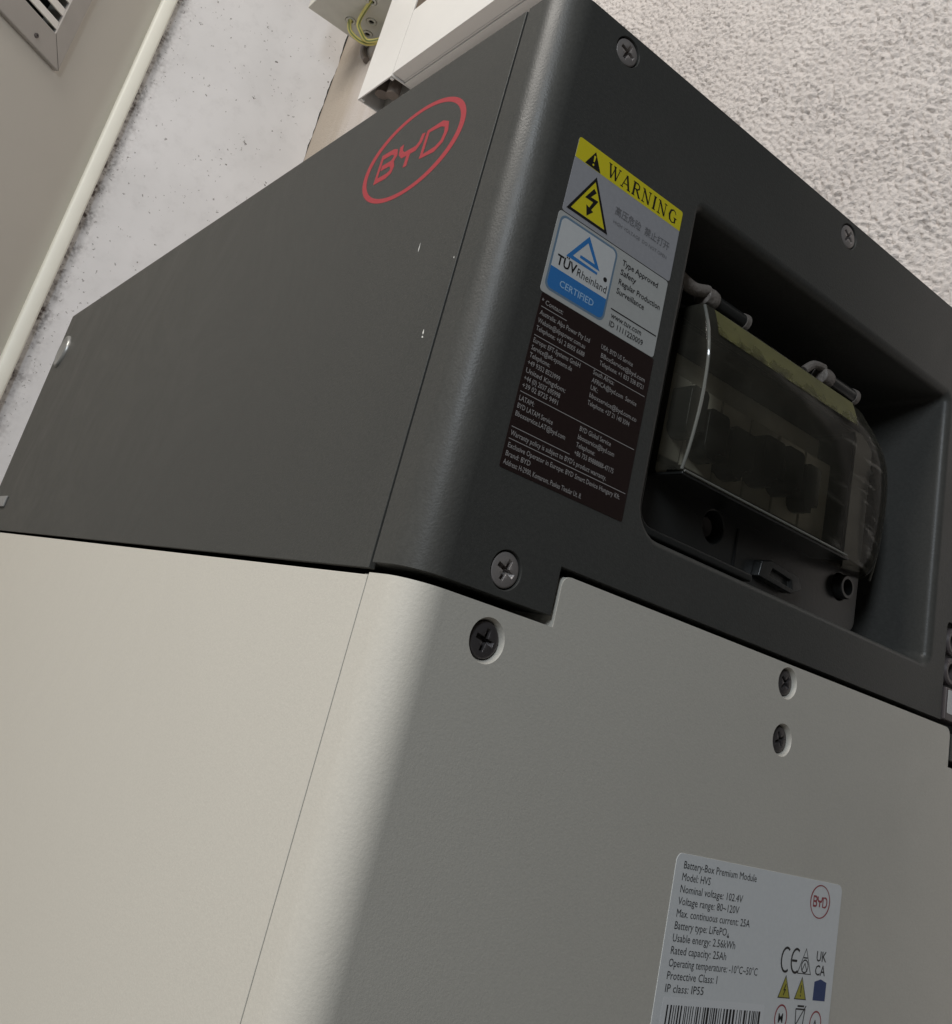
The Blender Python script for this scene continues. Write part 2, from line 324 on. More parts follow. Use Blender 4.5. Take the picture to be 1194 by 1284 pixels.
def text(body, a, b, size, pl='y', h=0.16, width=None, align='LEFT', bold=0.0, rot=0):
    """flat lettering; a, b = left end of the base line, mm; width squeezes the line to that many mm"""
    cu = bpy.data.curves.new('t', 'FONT'); cu.body = body; cu.size = size; cu.resolution_u = 2; cu.align_x = align; cu.offset = bold
    o = bpy.data.objects.new('t', cu); COL.objects.link(o)
    dg = bpy.context.evaluated_depsgraph_get(); dg.update()
    me = bpy.data.meshes.new_from_object(o.evaluated_get(dg)); bpy.data.objects.remove(o)
    V = [(v.co.x, v.co.y) for v in me.vertices]; F = [tuple(p.vertices) for p in me.polygons]
    if not V: return [], []
    if width:
        mx_ = max(v[0] for v in V); V = [(v[0]*width/mx_, v[1]) for v in V]
    c, s = math.cos(rot), math.sin(rot); V = [(x*c-y*s, x*s+y*c) for x, y in V]
    return [lift(pl, a+x, b+y, h) for x, y in V], F
def flat(name, geo, material, parent, label=None):
    V, F = geo; me = bpy.data.meshes.new(name); me.from_pydata([tuple(W3(*v)) for v in V], [], F); me.update()
    bm = bmesh.new(); bm.from_mesh(me)
    for f in bm.faces:
        f.normal_update()
    bm.to_mesh(me); bm.free()
    return link(name, me, material, parent, label, sharp=None)

WID, DEP, HT = 298.0, 583.6, 179.8
R_C = 11.0; SEAM = 18.4
def wrap_profile(x0, x1, r, seam, inner, back):
    P = [(x0, seam)]
    for i in range(13):
        t = math.radians(180+90*i/12); P.append((x0+r+r*math.cos(t), r+r*math.sin(t)))
    for i in range(13):
        t = math.radians(270+90*i/12); P.append((x1-r+r*math.cos(t), r+r*math.sin(t)))
    P += [(x1, seam), (x1-inner, seam), (x1-inner, back), (x0+inner, back), (x0+inner, seam)]
    return P

# ------------------------------------------------------------------ setting
# stucco wall behind the battery (X = 305) with real relief where the photo shows it
def stucco_wall():
    ys = np.arange(-60, 790, 1.2); zs = np.arange(180, 960, 1.2); ny, nz = len(ys), len(zs)
    fy = np.fft.fftfreq(ny, 1.2)[:, None]; fz = np.fft.fftfreq(nz, 1.2)[None, :]; fr = np.sqrt(fy**2+fz**2)+1e-9
    def band(lam, sh):
        g = np.exp(-(np.log(fr*lam)/sh)**2); w = np.fft.fft2(rng.standard_normal((ny, nz))); q = np.real(np.fft.ifft2(w*g)); return q/q.std()
    h = 0.6*band(4.9, 0.45)+0.55*band(3.0, 0.35)+0.25*band(15, 0.5)
    lf = band(90, 0.6); lf2 = band(38, 0.5); h = np.tanh(h*1.15+0.15+0.10*lf2)*1.7*np.clip(1+0.12*lf, 0.6, 1.4)+0.08*lf+1.0*np.clip(band(7.5, 0.3)-2.1, 0, 1.5)
    e = np.minimum.reduce([np.arange(ny)[:, None]+0*h, (ny-1-np.arange(ny))[:, None]+0*h, np.arange(nz)[None, :]+0*h, (nz-1-np.arange(nz))[None, :]+0*h])
    X = 305-h*np.clip(e/40, 0, 1)
    Y, Z = np.meshgrid(ys, zs, indexing='ij')
    co_ = np.stack([X, Y, Z+Z0], -1).reshape(-1, 3)*M
    i = np.arange(ny*nz).reshape(ny, nz); F = np.stack([i[:-1, :-1], i[:-1, 1:], i[1:, 1:], i[1:, :-1]], -1).reshape(-1, 4)
    y0, y1, z0, z1 = ys[0], ys[-1], zs[0], zs[-1]
    out = [(305, -75, -Z0), (305, 1081, -Z0), (305, 1081, 2100), (305, -75, 2100)]
    inn = [(305, y0, z0), (305, y1, z0), (305, y1, z1), (305, y0, z1)]
    b = len(co_); ex = np.array([[p[0], p[1], p[2]+Z0] for p in out+inn])*M
    co_ = np.vstack([co_, ex]); F2 = np.array([[b+k, b+(k+1) % 4, b+4+(k+1) % 4, b+4+k] for k in range(4)])
    F = np.vstack([F, F2])
    me = bpy.data.meshes.new('stucco_wall'); me.vertices.add(len(co_)); me.vertices.foreach_set('co', co_.ravel())
    me.loops.add(F.size); me.loops.foreach_set('vertex_index', F.ravel()); me.polygons.add(len(F)); me.polygons.foreach_set('loop_start', np.arange(len(F))*4)
    me.update(calc_edges=True); me.validate(); me.flip_normals()
    o = link('stucco_wall', me, K['stucco'], None, None, sharp=None); me.polygons.foreach_set('use_smooth', np.ones(len(F), bool))
    o['kind'] = 'structure'; return o
stucco_wall()
# smooth, mould-specked panel wall across the end (Y = 1080); its right edge is a ragged crack
def panel_wall():
    zs = [-Z0]+list(range(150, 1300, 9))+[2100]; V = []; F = []; w = 0
    for z in zs:
        w = 0.75*w+random.uniform(-1.1, 1.1); V += [(10, 1080, z), (303.2+w, 1080, z), (303.2+w, 1090, z)]
    for i in range(len(zs)-1):
        a = 3*i; F += [(a, a+1, a+4, a+3), (a+1, a+2, a+5, a+4)]
    o = link('panel_wall', me_from('panel_wall', V, F), K['panel'], sharp=None); o['kind'] = 'structure'
panel_wall()
o = link('floor', me_from('floor', [(-2500, -2500, -Z0), (320, -2500, -Z0), (320, 1400, -Z0), (-2500, 1400, -Z0)], [(0, 1, 2, 3)]), K['floor'], sharp=None); o['kind'] = 'structure'

# door standing at an angle, cream edge strip, louvred grille
DD = Vector((0.8, 0.6, 0)); DN = Vector((0.6, -0.8, 0))        # along the leaf / out of its visible face
dd = (18.7, 1080.3)
def dp(s, d, z): return (dd[0]+s*DD.x+d*DN.x, dd[1]+s*DD.y+d*DN.y, z)
def dbox(s0, s1, d0, d1, z0, z1):
    V = [dp(s, d, z) for z in (z0, z1) for s, d in ((s0, d0), (s1, d0), (s1, d1), (s0, d1))]
    return V, [(0, 3, 2, 1), (4, 5, 6, 7), (0, 1, 5, 4), (1, 2, 6, 5), (2, 3, 7, 6), (3, 0, 4, 7)]
door = thing('door', 'grey painted door standing ajar at the left with a louvred grille', 'door', (dd[0], dd[1], -Z0))
link('leaf', carve(dbox(-640, -2, -40, 0, -Z0+8, 1720), [dbox(-380, -135, -60, 10, 612, 860)], 1.5), K['door'], door)
grille = link('grille', carve(dbox(-420, -114.9, 0.2, 7, 582.7, 900), [dbox(-392, -143, -5, 20, 620.5, 862)], 1.6), K['vent'], door)
SL = dbox(-394, -141, 0, 1, 0, 1)
first = None
for k in range(8):
    z = 626+21.5*k
    V = [dp(s, d, zz) for s in (-393, -142) for d, zz in ((-13, z+17), (-11.6, z+19), (4.0, z+11.5), (5.4, z+0.4), (3.6, z+0.2))]
    F = [(0, 1, 2, 3, 4), (9, 8, 7, 6, 5)]+[(i, 5+i, 5+(i+1) % 5, (i+1) % 5) for i in range(5)]
    if first is None:
        first = link('slat', me_from('slat', V, F), K['slat'], grille, sharp=20)
    else:
        c = first.copy(); COL.objects.link(c); c.parent = grille; c.location = first.location+Vector((0, 0, 21.5*k*M))
V, F = loft([[dp(-166+r*math.cos(t), d, 596+r*math.sin(t)) for t in [2*math.pi*i/16 for i in range(16)]] for r, d in ((3.4, 7), (3.2, 8.2), (1.5, 8.6), (1.3, 7.6))])
link('screw', me_from('screw', V, F), K['darksteel'], grille)
link('back_plate', me_from('back_plate', *dbox(-385, -136, -39, -36, 612, 858)), K['gap'], grille)
# the mitre line between bottom rail and upright of the grille
link('mitre_joint', me_from('mitre_joint', [dp(-143, 7.3, 620.5), dp(-142.4, 7.3, 620.5), dp(-115.3, 7.3, 583.5), dp(-115.9, 7.3, 583.2)], [(0, 1, 2, 3)]), K['gap'], grille)

trim = thing('door_frame_strip', 'cream rounded vertical strip between the grey door and the specked white panel', 'trim', (26, 1070, -Z0))
P = [(15, 1083)]+[(25+10.5*math.cos(t), 1066+6*math.sin(t)) for t in [math.radians(180+180*i/12) for i in range(13)]]+[(35.5, 1083)]
P = [(15.5, 1083), (15.8, 1068), (16.8, 1065.4), (19, 1064.2), (26, 1063.8), (32.5, 1064.2), (34.6, 1065.6), (35.6, 1068), (35.6, 1083)]
link('strip', me_from('strip', *prism(P, 'z', -Z0, 1700)), K['trim'], trim, sharp=50)

# cable trunking: an upright and a long piece reaching forward, both on the stucco wall
tr = thing('cable_trunking_upright', 'white plastic cable trunking running up the wall with its open end at the bottom', 'trunking', (285, 794, 683))
outer = prism([(265, 750.5), (303.5, 750.5), (303.5, 837), (265, 837)], 'z', 683, 1500)
link('cover', carve(outer, [prism([(267, 752.5), (303, 752.5), (303, 835), (267, 835)], 'z', 600, 1490)], 0.6), K['pvc'], tr)
for lp_ in ((267.3, 271.5, 753, 757), (267.3, 272.5, 829, 834)): link('lip', me_from('lip', *box(*lp_, 681.5, 700)), K['pvc'], tr)
link('cable', me_from('cable', *tube([(286, 776, 676), (286, 778, 720), (284, 785, 800)], 9, 14)), K['pvc_in'], tr)
link('cable', me_from('cable', *tube([(284, 806, 690), (284, 806, 740), (284, 800, 800)], 10, 14)), K['pvc_in'], tr)
th = thing('cable_trunking_level', 'white plastic cable trunking running level along the wall above the battery', 'trunking', (285, 500, 686))
link('cover', carve(box(265, 303.5, 300, 749.1, 685.5, 789), [box(267, 303, 290, 760, 687.5, 787)], 0.8), K['pvc'], th)
link('base_rail', me_from('base_rail', *join([box(283, 284.2, 300, 749.9, 684.7, 685.4), box(286, 304, 300, 752, 683.6, 685.4)])), K['pvc'], th)
cd = thing('brown_shade_filler', 'dark brown box added to darken the shaded gap beside the upright white trunking', 'filler', (299, 735, 789))  # added box: its dark colour stands in for shade above the level trunking
link('filler_box', me_from('filler_box', *box(266.5, 304, 700, 749.3, 789.5, 1400)), K['dark_brown'], cd)

# junction box with two earth wires
jb = thing('junction_box', 'grey junction box in the corner above the crack with open cable entries below', 'junction box', (250, 910, 870))
kn = [(254.1, 943.9), (276, 918), (252.7, 881.1), (287, 947)]
link('housing', carve(box(195.2, 304, 842, 977, 870, 960), [prism(circ(a, b, 8.5, 24), 'z', 860, 872.5) for a, b in kn], 1.2), K['box'], jb)
for a, b in kn:
    V, F = loft([[(a+r*math.cos(t), b+r*math.sin(t), z) for t in [2*math.pi*i/24 for i in range(24)]] for r, z in ((7.4, 872.6), (7.4, 869.2), (4.6, 869.0), (4.4, 872.4))])
    link('cable_entry', me_from('cable_entry', V, F), K['box'], jb)
    V, F = loft([[(a+r*math.cos(t), b+r*math.sin(t), z) for t in [2*math.pi*i/16 for i in range(16)]] for r, z in ((4.3, 871.9), (4.3, 871.5))])
    link('entry_hole', me_from('entry_hole', V, F), K['gap'], jb)
def wire(label, pts):
    V, F = tube(pts, 3.3, 10); me = me_from('earth_wire', V, F)
    uv = me.uv_layers.new(name='UVMap')
    for p in me.polygons:
        for li in p.loop_indices:
            vi = me.loops[li].vertex_index; k = (vi % 10)/10; uv.data[li].uv = (vi//10/20, k)
    o = link('earth_wire', me, K['wire'], None, None, sharp=60); o['label'] = label; o['category'] = 'wire'
wire('yellow-green wire drooping from the left entry of the junction box', [(254, 944, 874), (252.5, 941, 862), (258.7, 940, 849.9), (275.9, 935, 842.6), (291, 925, 843.0), (300, 900, 848)])
wire('yellow-green wire looping down from the rear entry nearer the trunking', [(252.7, 881, 874), (254, 900, 866), (257.5, 918, 856), (265.7, 920, 846), (280.8, 920, 838.5), (297, 905, 846)])
sb = thing('cable_stub', 'short dark cable stub on the plaster just below the junction box', 'cable', (300, 965, 850))
link('sheath', me_from('sheath', *tube([(302, 983, 872), (300, 968, 850), (301.5, 952, 832)], 5.5, 12)), K['pvc_in'], sb)

# ------------------------------------------------------------------ screws
def screw_meshes(r):
    prof = [(r*0.9, 3.2), (r, 0.75), (r*0.96, 0.25), (r*0.86, 0.02), (r*0.5, -0.12), (0.05, -0.16)]
    head = loft([[(q*math.cos(t), y, q*math.sin(t)) for t in [2*math.pi*i/32 for i in range(32)]] for q, y in prof])
    cuts = []
    for ang in (0, 90):
        c, s = math.cos(math.radians(ang)), math.sin(math.radians(ang)); L0, L1, w0, w1 = 0.62*r, 0.26*r, 0.135*r, 0.11*r
        lp = []
        for (l, w, y) in ((L0*1.05, w0, -1), (L0, w0, 0), (L1, w1, 2.7)):
            lp.append([(a*c-b*s, y, a*s+b*c) for a, b in ((-l, -w), (l, -w), (l, w), (-l, w))])
        cuts.append(loft(lp))
    z0 = Z0
    return head, cuts
def make_screw_mesh(r, plane='y'):
    head, cuts = screw_meshes(r)
    me = carve(head, cuts, 0.08, 1)
    me.transform(Matrix.Translation((0, 0, -Z0*M)))
    if plane == 'x': me.transform(Matrix.Rotation(math.radians(-90), 4, 'Z'))
    return me
SM_big = make_screw_mesh(4.7); SM_small = make_screw_mesh(3.9)
def put_screw(parent, x, z, y, rot, me, material, tilt=0):
    me2 = me if me.materials and me.materials[0] == material else me
    if not me2.materials: me2.materials.append(material)
    o = bpy.data.objects.new('screw', me2); COL.objects.link(o); o.parent = parent
    o.location = W3(x, y, z)-parent.location
    o.rotation_euler = (0, math.radians(rot), 0)
    o.material_slots[0].link = 'OBJECT'; o.material_slots[0].material = material
    return o
def screw_hole(x, z, r, cone=0.9, depth=4.6):
    return loft([[(x+q*math.cos(t), y, z+q*math.sin(t)) for t in [2*math.pi*i/32 for i in range(32)]] for q, y in ((r+cone+0.5, -0.5), (r+cone, 0), (r, 1.5), (r, depth))])

# ------------------------------------------------------------------ light grey battery module
mod = thing('battery_module', 'light grey battery module under the dark head with a white rating label', 'battery module', (149, 290, -233))
prof = wrap_profile(0, WID, R_C, SEAM, 2.2, 24)
cuts = [box(-5, 46.8, -5, 60, 0, 30), box(251.2, 303, -5, 60, 0, 30)]
holes_l = [(26.7, -8.3), (148.7, 8.0), (149.6, -9.1), (271.3, -8.3)]
# raised middle of the top edge with rounded upper corners
for sx, x0 in ((1, 46.8), (-1, 251.2)):
    r = 3.0; arc = [(x0+sx*(r-r*math.cos(t)), 13.8-r+r*math.sin(t)) for t in [math.radians(90*i/6) for i in range(7)]]
    cuts.append(prism([(x0-sx*1, 13.8-r)]+arc+[(x0+sx*r, 20), (x0-sx*1, 20)], 'y', -5, 60))
for (x, z) in holes_l: cuts.append(screw_hole(x, z, 4.9 if x < 40 or x > 260 else 4.2, 0.7))
link('end_cover', carve(prism(prof, 'z', -233, 13.8), cuts, 0.55), K['light'], mod)
def side_panel(x0, x1, y0, y1, z0, z1, bev=0.2): return carve(box(x0, x1, y0, y1, z0, z1), [], bev)
link('side_panel', side_panel(0, 2.0, SEAM+0.6, DEP, -233, -0.6), K['light'], mod)
link('side_panel', side_panel(WID-2, WID, SEAM+0.6, DEP, -233, -0.6), K['light'], mod)
link('inner_frame', me_from('inner_frame', *box(2.3, WID-2.3, 24.1, DEP-1, -233, -1.2)), K['gap'], mod)
link('back_cover', side_panel(2.2, WID-2.2, DEP-2, DEP, -233, -0.6), K['light'], mod)
for i, (x, z) in enumerate(holes_l):
    put_screw(mod, x, z, 0.9, (12, 40, 62, 20)[i], SM_big if i in (0, 3) else SM_small, K['darksteel'])
base = thing('battery_plinth', 'light grey plinth standing on the floor below the battery module', 'plinth', (149, 290, -Z0))
link('shell', carve(prism(wrap_profile(0, WID, R_C, SEAM, 0.0, DEP), 'z', -Z0+1, -234), [], 0.6), K['light'], base)

# rating label
lab = flat('rating_label', sheet('y', rrect(109, 190.6, -118, -46.2, 2.2), 0.0, 0.12), K['rating_foil'], mod, 'white rating label with barcode')
rows = [("Battery-Box Premium Module", 33.5), ("Model: HVS", 12.6), ("Nominal voltage: 102.4V", 28.2), ("Voltage range: 80~120V", 27.2), ("Max. continuous current: 25A", 33.0),
        ("Battery type: LiFePO\u2084", 24.2), ("Usable energy: 2.56kWh", 27.6), ("Rated capacity: 25Ah", 24.2), ("Operating temperature: -10\u00b0C~50\u00b0C", 39.5), ("Protective Class: I", 21.6), ("IP class: IP55", 16.4)]
ink = []
for i, (s, w) in enumerate(rows): ink.append(text(s, 112.2, -49.9-3.02*i, 2.8, width=w, bold=0.0))
flat('print', join(ink), K['ink'], lab)
bars = []; x = 114.2
flat('barcode_field', sheet('y', rrect(112.2, 157.2, -112, -81.2, 0.8), 0.13, 0.14), mat('barcode_white', (0.80, 0.81, 0.82), 0.4), lab)
while x < 155.2:
    w = random.choice((0.35, 0.35, 0.6, 0.9)); bars.append(sheet('y', [(x, -100), (x+w, -100), (x+w, -83), (x, -83)], 0.145, 0.155)); x += w+random.choice((0.35, 0.4, 0.6, 0.9))
flat('barcode', join(bars), K['ink'], lab)
def ell(ca, cb, ra, rb, n=48): return [(ca+ra*math.cos(2*math.pi*i/n), cb+rb*math.sin(2*math.pi*i/n)) for i in range(n)]
def byd(pl, ca, cb, ra, rb, h, flip=1, wl=None):
    """oval emblem with the three drawn-out letters; ra and rb are the half axes"""
    e = ell(0, 0, ra, rb, 96); T = [(ca+flip*a, cb+b) for a, b in e]
    w0 = ra*0.060
    ws = [w0*(1.0+0.75*abs(math.cos(2*math.pi*i/96+0.25))**3) for i in range(96)]
    out = [ribbon(pl, T, ws, 0, h, True)]
    u = ra/30.0*0.94; v = rb/18.5*0.90; lw = wl or 2.5*u
    def st(pts, w=lw, closed=False): out.append(ribbon(pl, [(ca+flip*a*u, cb+b*v) for a, b in pts], w, 0, h+random.uniform(0, 0.01), closed))
    st([(-23.2, -6.2), (-14.5, -6.2), (-11.8, -5.2), (-11.3, -3.2), (-12.5, -1.0), (-14.5, -0.2), (-12.6, 0.8), (-11.6, 2.6), (-12.4, 4.8), (-15, 5.8), (-23.2, 5.8)])
    st([(-20.6, -0.2), (-14.5, -0.2)]); st([(-22.2, -6.4), (-22.2, 6)], lw*0.8)
    st([(-8.6, 6.2), (-7.9, 2.6), (-5.6, 0.4), (3.2, 0.2), (5.6, 2.4), (6.2, 6.2)]); st([(-1.2, 0.2), (-1.2, -6.8)])
    st([(9.4, -6.2), (9.4, 5.6), (18, 5.6), (21.6, 3.8), (22.6, 0), (21.6, -4), (18, -6.2)], closed=True)
    return join(out)
flat('emblem', byd('y', 179.2, -52.0, 5.1, 4.6, 0.17, 1, 0.55), K['red_small'], lab)
sym = []
def arcp(ca, cb, r, a0, a1, n=12): return [(ca+r*math.cos(math.radians(a0+(a1-a0)*i/n)), cb+r*math.sin(math.radians(a0+(a1-a0)*i/n))) for i in range(n+1)]
for cx in (165.0, 170.0):
    sym.append(ribbon('y', [(cx+0.75*(a-cx), b) for a, b in arcp(cx, -69, 3.2, 55, 305)], 0.62, 0, 0.16))
sym.append(ribbon('y', [(168.0, -69), (170.6, -69)], 0.6, 0, 0.165))
sym.append(ribbon('y', [(171.4, -72.2), (178.2, -72.2), (174.8, -65.4)], 0.5, 0, 0.16, True)); sym.append(ribbon('y', ell(174.8, -70.2, 1.7, 1.7, 20), 0.35, 0, 0.162, True))
sym.append(ribbon('y', [(173.4, -71.6), (174.8, -69.4), (176.2, -71.6)], 0.3, 0, 0.166)); sym.append(ribbon('y', [(173.8, -67.9), (175.8, -67.9)], 0.35, 0, 0.166))
sym.append(text('UK', 180.3, -68.4, 4.0, bold=0.04)); sym.append(text('CA', 180.3, -72.2, 4.0, bold=0.04))
for cx in (165.9, 174.2): sym.append(ribbon('y', [(cx-2.9, -79.0), (cx+2.9, -79.0), (cx, -73.2)], 0.5, 0, 0.17, True))
sym.append(ribbon('y', [(166.4, -75.4), (165.6, -76.9), (166.3, -76.9), (165.5, -78.3)], 0.35, 0, 0.175)); sym.append(ribbon('y', [(174.2, -75.3), (174.2, -77.4)], 0.4, 0, 0.175)); sym.append(ribbon('y', [(174.2, -77.8), (174.2, -78.3)], 0.4, 0, 0.175))
sym.append(ribbon('y', [(172.6, -81.6), (177.4, -81.6), (176.8, -86), (173.2, -86), (172.7, -81.6)], 0.4, 0, 0.16)); sym.append(ribbon('y', [(173.4, -80.8), (176.8, -80.8)], 0.5, 0, 0.16)); sym.append(ribbon('y', [(172.2, -87), (177.8, -80.6)], 0.35, 0, 0.17))
sym.append(text('M', 164.2, -85.4, 3.4, bold=0.05)); sym.append(text('A', 182.2, -86.4, 3.2, bold=0.05))
flat('safety_marks', join(sym), K['ink'], lab)
flat('hazard_fill', join([sheet('y', [(cx-2.7, -78.9), (cx+2.7, -78.9), (cx, -73.5)], 0.13, 0.145) for cx in (165.9, 174.2)]), K['yellow_small'], lab)
flat('manual_mark', sheet('y', [(180.8, -79), (187.2, -79), (187.2, -74.0), (184, -73.2), (180.8, -74.0)], 0.13, 0.15), K['navy'], lab)
flat('prohibition_marks', join([ribbon('y', ell(165.6, -84.2, 2.9, 3.3, 28), 0.45, 0, 0.16, True), ribbon('y', ell(183.5, -85.2, 2.9, 3.3, 28), 0.45, 0, 0.16, True)]), K['red_small'], lab)

# ------------------------------------------------------------------ dark control head
head = thing('battery_control_head', 'dark grey control head with red oval emblem and breaker window, on the light module', 'battery control unit', (149, 290, 2))
RX0, RX1, RZ0, RZ1, RD = 71.5, 231.5, 33.2, 140.5, 46
def recess():
    loops = []; f = 3.2
    for y in (-0.6, 0.0, 0.25, 0.7, 1.4, 2.3, 3.2):
        o_ = f-math.sqrt(max(0, f*f-(f-max(y, 0))**2)); o_ += 0.0 if y >= 0 else 0.6
        loops.append([(a, y, b) for a, b in rrect(RX0-o_, RX1+o_, RZ0-o_*0.7, RZ1+o_, (9+o_, 4+o_, 2.2+o_, 2.2+o_))])
    loops.append([(a, RD, b) for a, b in rrect(RX0+1.5, RX1-3, RZ0+1.5, RZ1-2, (8, 4, 2.5, 2.5))])
    return loft(loops)
prof = wrap_profile(0, WID, R_C, SEAM, 2.0, 62)
cuts = [recess(), box(45.3, 252.7, -5, 80, -5, 15.6)]
holes_d = [(27.5, 172.8), (151.0, 173.0), (270.5, 173.0), (27.5, 9.5), (270.5, 9.5)]
for (x, z) in holes_d: cuts.append(screw_hole(x, z, 4.85, 0.25))
cuts.append(prism(rrect(243.6, 290, 12.0, 52.0, 2), 'y', -2, 14))
link('end_cover', carve(prism(prof, 'z', 2.6, HT), cuts, 0.7), K['dark'], head)
link('side_panel', side_panel(0, 2, SEAM+1.1, DEP, 1.1, HT-0.3), K['dark'], head)
link('side_panel', side_panel(WID-2, WID, SEAM+1.1, DEP, 1.1, HT-0.3), K['dark'], head)
link('top_panel', side_panel(2.1, WID-2.1, 60, DEP, HT-3, HT-0.4), K['dark'], head)
link('back_cover', side_panel(2.2, WID-2.2, DEP-2, DEP, 1.4, HT-3.2), K['dark'], head)
link('inner_frame', me_from('inner_frame', *box(2.3, WID-2.3, 62.1, DEP-2.2, 14.2, HT-3.3)), K['gap'], head)
for i, (x, z) in enumerate(holes_d):
    put_screw(head, x, z, 0.25, (18, 35, 5, 20, 50)[i], SM_big, K['steel'])
# domed screw on the long side near the far end
V, F = loft([[(x_, 560+q*math.cos(t), 144+q*math.sin(t)) for t in [2*math.pi*i/40 for i in range(40)]] for x_, q in ((0.2, 13.4), (-1.0, 13.2), (-1.9, 12.4), (-2.2, 11.4), (-1.7, 10.6), (-1.6, 6), (-1.6, 0.1))])
link('cover_plug', me_from('cover_plug', V, F), K['plug'], head, sharp=60)
link('clip', carve(box(-1.6, 0.0, 530, 560, 17.5, 25.5), [], 0.5), K['clip'], head)
for y, z, a, b in ((42.8, 100, 0.22, 1.7), (25.9, 68.2, 0.35, 0.9), (25.6, 66.6, 0.5, 0.35), (21.0, 91, 0.2, 0.4)):
    flat('paint_chip', sheet('x', [(y-a, z-b*0.5), (y-a*0.2, z-b), (y+a, z-b*0.2), (y+a*0.4, z+b)], 0.0, 0.05), K['chip'], head)
flat('emblem', byd('x', 69.3, 145.3, 29.7, 17.9, 0.06, -1), K['red'], head, 'red oval emblem reading BYD')

# connector pocket at the far right edge of the end cover
link('connector_plate', me_from('connector_plate', *box(243.8, 289.8, 13.0, 13.9, 12.2, 51.8)), K['black_plastic'], head)
for z in (45.4, 34.2):
    V, F = loft([[(250.5+q*math.cos(t), y, z+q*math.sin(t)) for t in [2*math.pi*i/24 for i in range(24)]] for q, y in ((5.2, 13), (5.2, 1.0), (4.6, 0.2), (3.2, 0.4), (3.0, 9))])
    link('socket', me_from('socket', V, F), K['socket'], head)
flat('socket_label', sheet('y', rrect(245.8, 262, 18.5, 27, 0.5), 0.95, 1.05), K['white_foil'], head)
link('label_carrier', carve(box(245.0, 266, -0.9, 12.9, 16.0, 27.8), [], 0.6), K['socket'], head)

# --- WARNING sticker
ws = flat('warning_sticker', sheet('y', rrect(17.2, 63.7, 110.0, 134.9, 0.9), 0.0, 0.10), K['silver_foil'], head, 'silver sticker with a yellow WARNING band')
flat('yellow_band', sheet('y', rrect(17.2, 63.7, 128.0, 134.9, (0.05, 0.05, 0.9, 0.9)), 0.11, 0.12), K['yellow'], ws)
flat('hazard_fill', sheet('y', [(19.9, 112.4), (33.8, 112.3), (26.7, 124.6)], 0.11, 0.13), K['yellow'], ws)
pr = [ribbon('y', [(19.2, 111.9), (34.6, 111.8), (26.7, 125.4)], 1.7, 0, 0.15, True),
      ribbon('y', [(27.4, 121.9), (25.2, 118.6), (28.4, 118.7), (26.6, 114.9)], [1.5, 1.2, 1.2, 0.9], 0, 0.15),
      sheet('y', [(25.2, 116.2), (28.3, 115.2), (26.2, 112.9)], 0.13, 0.155),
      sheet('y', [(21.2, 128.2), (27.7, 128.1), (24.3, 133.6)], 0.13, 0.14)]
# serif capitals drawn stroke by stroke
def serif(ch, x, z, s):
    W_, T_ = 0.9*s, 0.34*s; H = 5.2*s; o = []
    def L_(p, w): o.append(ribbon('y', [(x+a*s, z+b*s) for a, b in p], w, 0, 0.15+random.uniform(0, 0.008)))
    sr = 0.36*s
    if ch == 'W':
        L_([(0.4, 5), (1.7, 0.1)], W_*.85); L_([(1.7, 0.1), (2.9, 4.6)], T_); L_([(2.7, 5), (4.0, 0.1)], W_*.85); L_([(4.0, 0.1), (5.2, 5)], T_); L_([(-.3, 5), (1.2, 5)], sr); L_([(2.1, 5), (3.4, 5)], sr); L_([(4.6, 5), (5.8, 5)], sr)
    if ch == 'A':
        L_([(0.4, 0), (2.2, 5.1)], T_); L_([(2.1, 5.1), (3.9, 0)], W_); L_([(1.0, 1.7), (3.2, 1.7)], T_); L_([(-.2, 0.05), (1.1, 0.05)], sr); L_([(3.0, 0.05), (4.7, 0.05)], sr)
    if ch == 'R':
        L_([(0.8, 0), (0.8, 5)], W_); L_([(0.8, 4.9), (2.4, 4.9), (3.2, 4.3), (3.2, 3.2), (2.4, 2.6), (0.8, 2.6)], T_*1.5); L_([(2.0, 2.6), (3.9, 0)], W_*.9); L_([(0, 0.05), (1.6, 0.05)], sr); L_([(0, 4.95), (1.4, 4.95)], sr); L_([(3.4, 0.05), (4.4, 0.05)], sr)
    if ch == 'N':
        L_([(0.7, 0), (0.7, 5)], T_); L_([(0.6, 5), (3.6, 0.2)], W_*.9); L_([(3.7, 0), (3.7, 5)], T_); L_([(0, 0.05), (1.5, 0.05)], sr); L_([(-.1, 4.95), (1.0, 4.95)], sr); L_([(3.0, 4.95), (4.4, 4.95)], sr)
    if ch == 'I':
        L_([(0.8, 0), (0.8, 5)], W_); L_([(0, 0.05), (1.6, 0.05)], sr); L_([(0, 4.95), (1.6, 4.95)], sr)
    if ch == 'G':
        L_([(3.7, 3.7), (3.2, 4.6), (2.2, 5.0), (1.0, 4.3), (0.5, 2.5), (1.0, 0.8), (2.2, 0.1), (3.3, 0.4), (3.6, 1.0)], [T_, T_, T_*1.2, W_*.8, W_, W_*.8, T_*1.2, T_, T_]); L_([(3.6, 0.3), (3.6, 2.2)], W_*.8); L_([(2.8, 2.2), (4.4, 2.2)], sr)
    return join(o)
for ch, x in zip('WARNING', (30.3, 36.2, 40.9, 45.3, 50.2, 52.6, 57.6)): pr.append(serif(ch, x, 129.0, 0.88))
flat('print', join(pr), K['ink'], ws)
flat('exclamation_mark', join([ribbon('y', [(24.35, 132.2), (24.35, 130.2)], [0.75, 0.45], 0, 0.16), sheet('y', circ(24.35, 129.2, 0.36, 10), 0.15, 0.16)]), K['yellow'], ws)
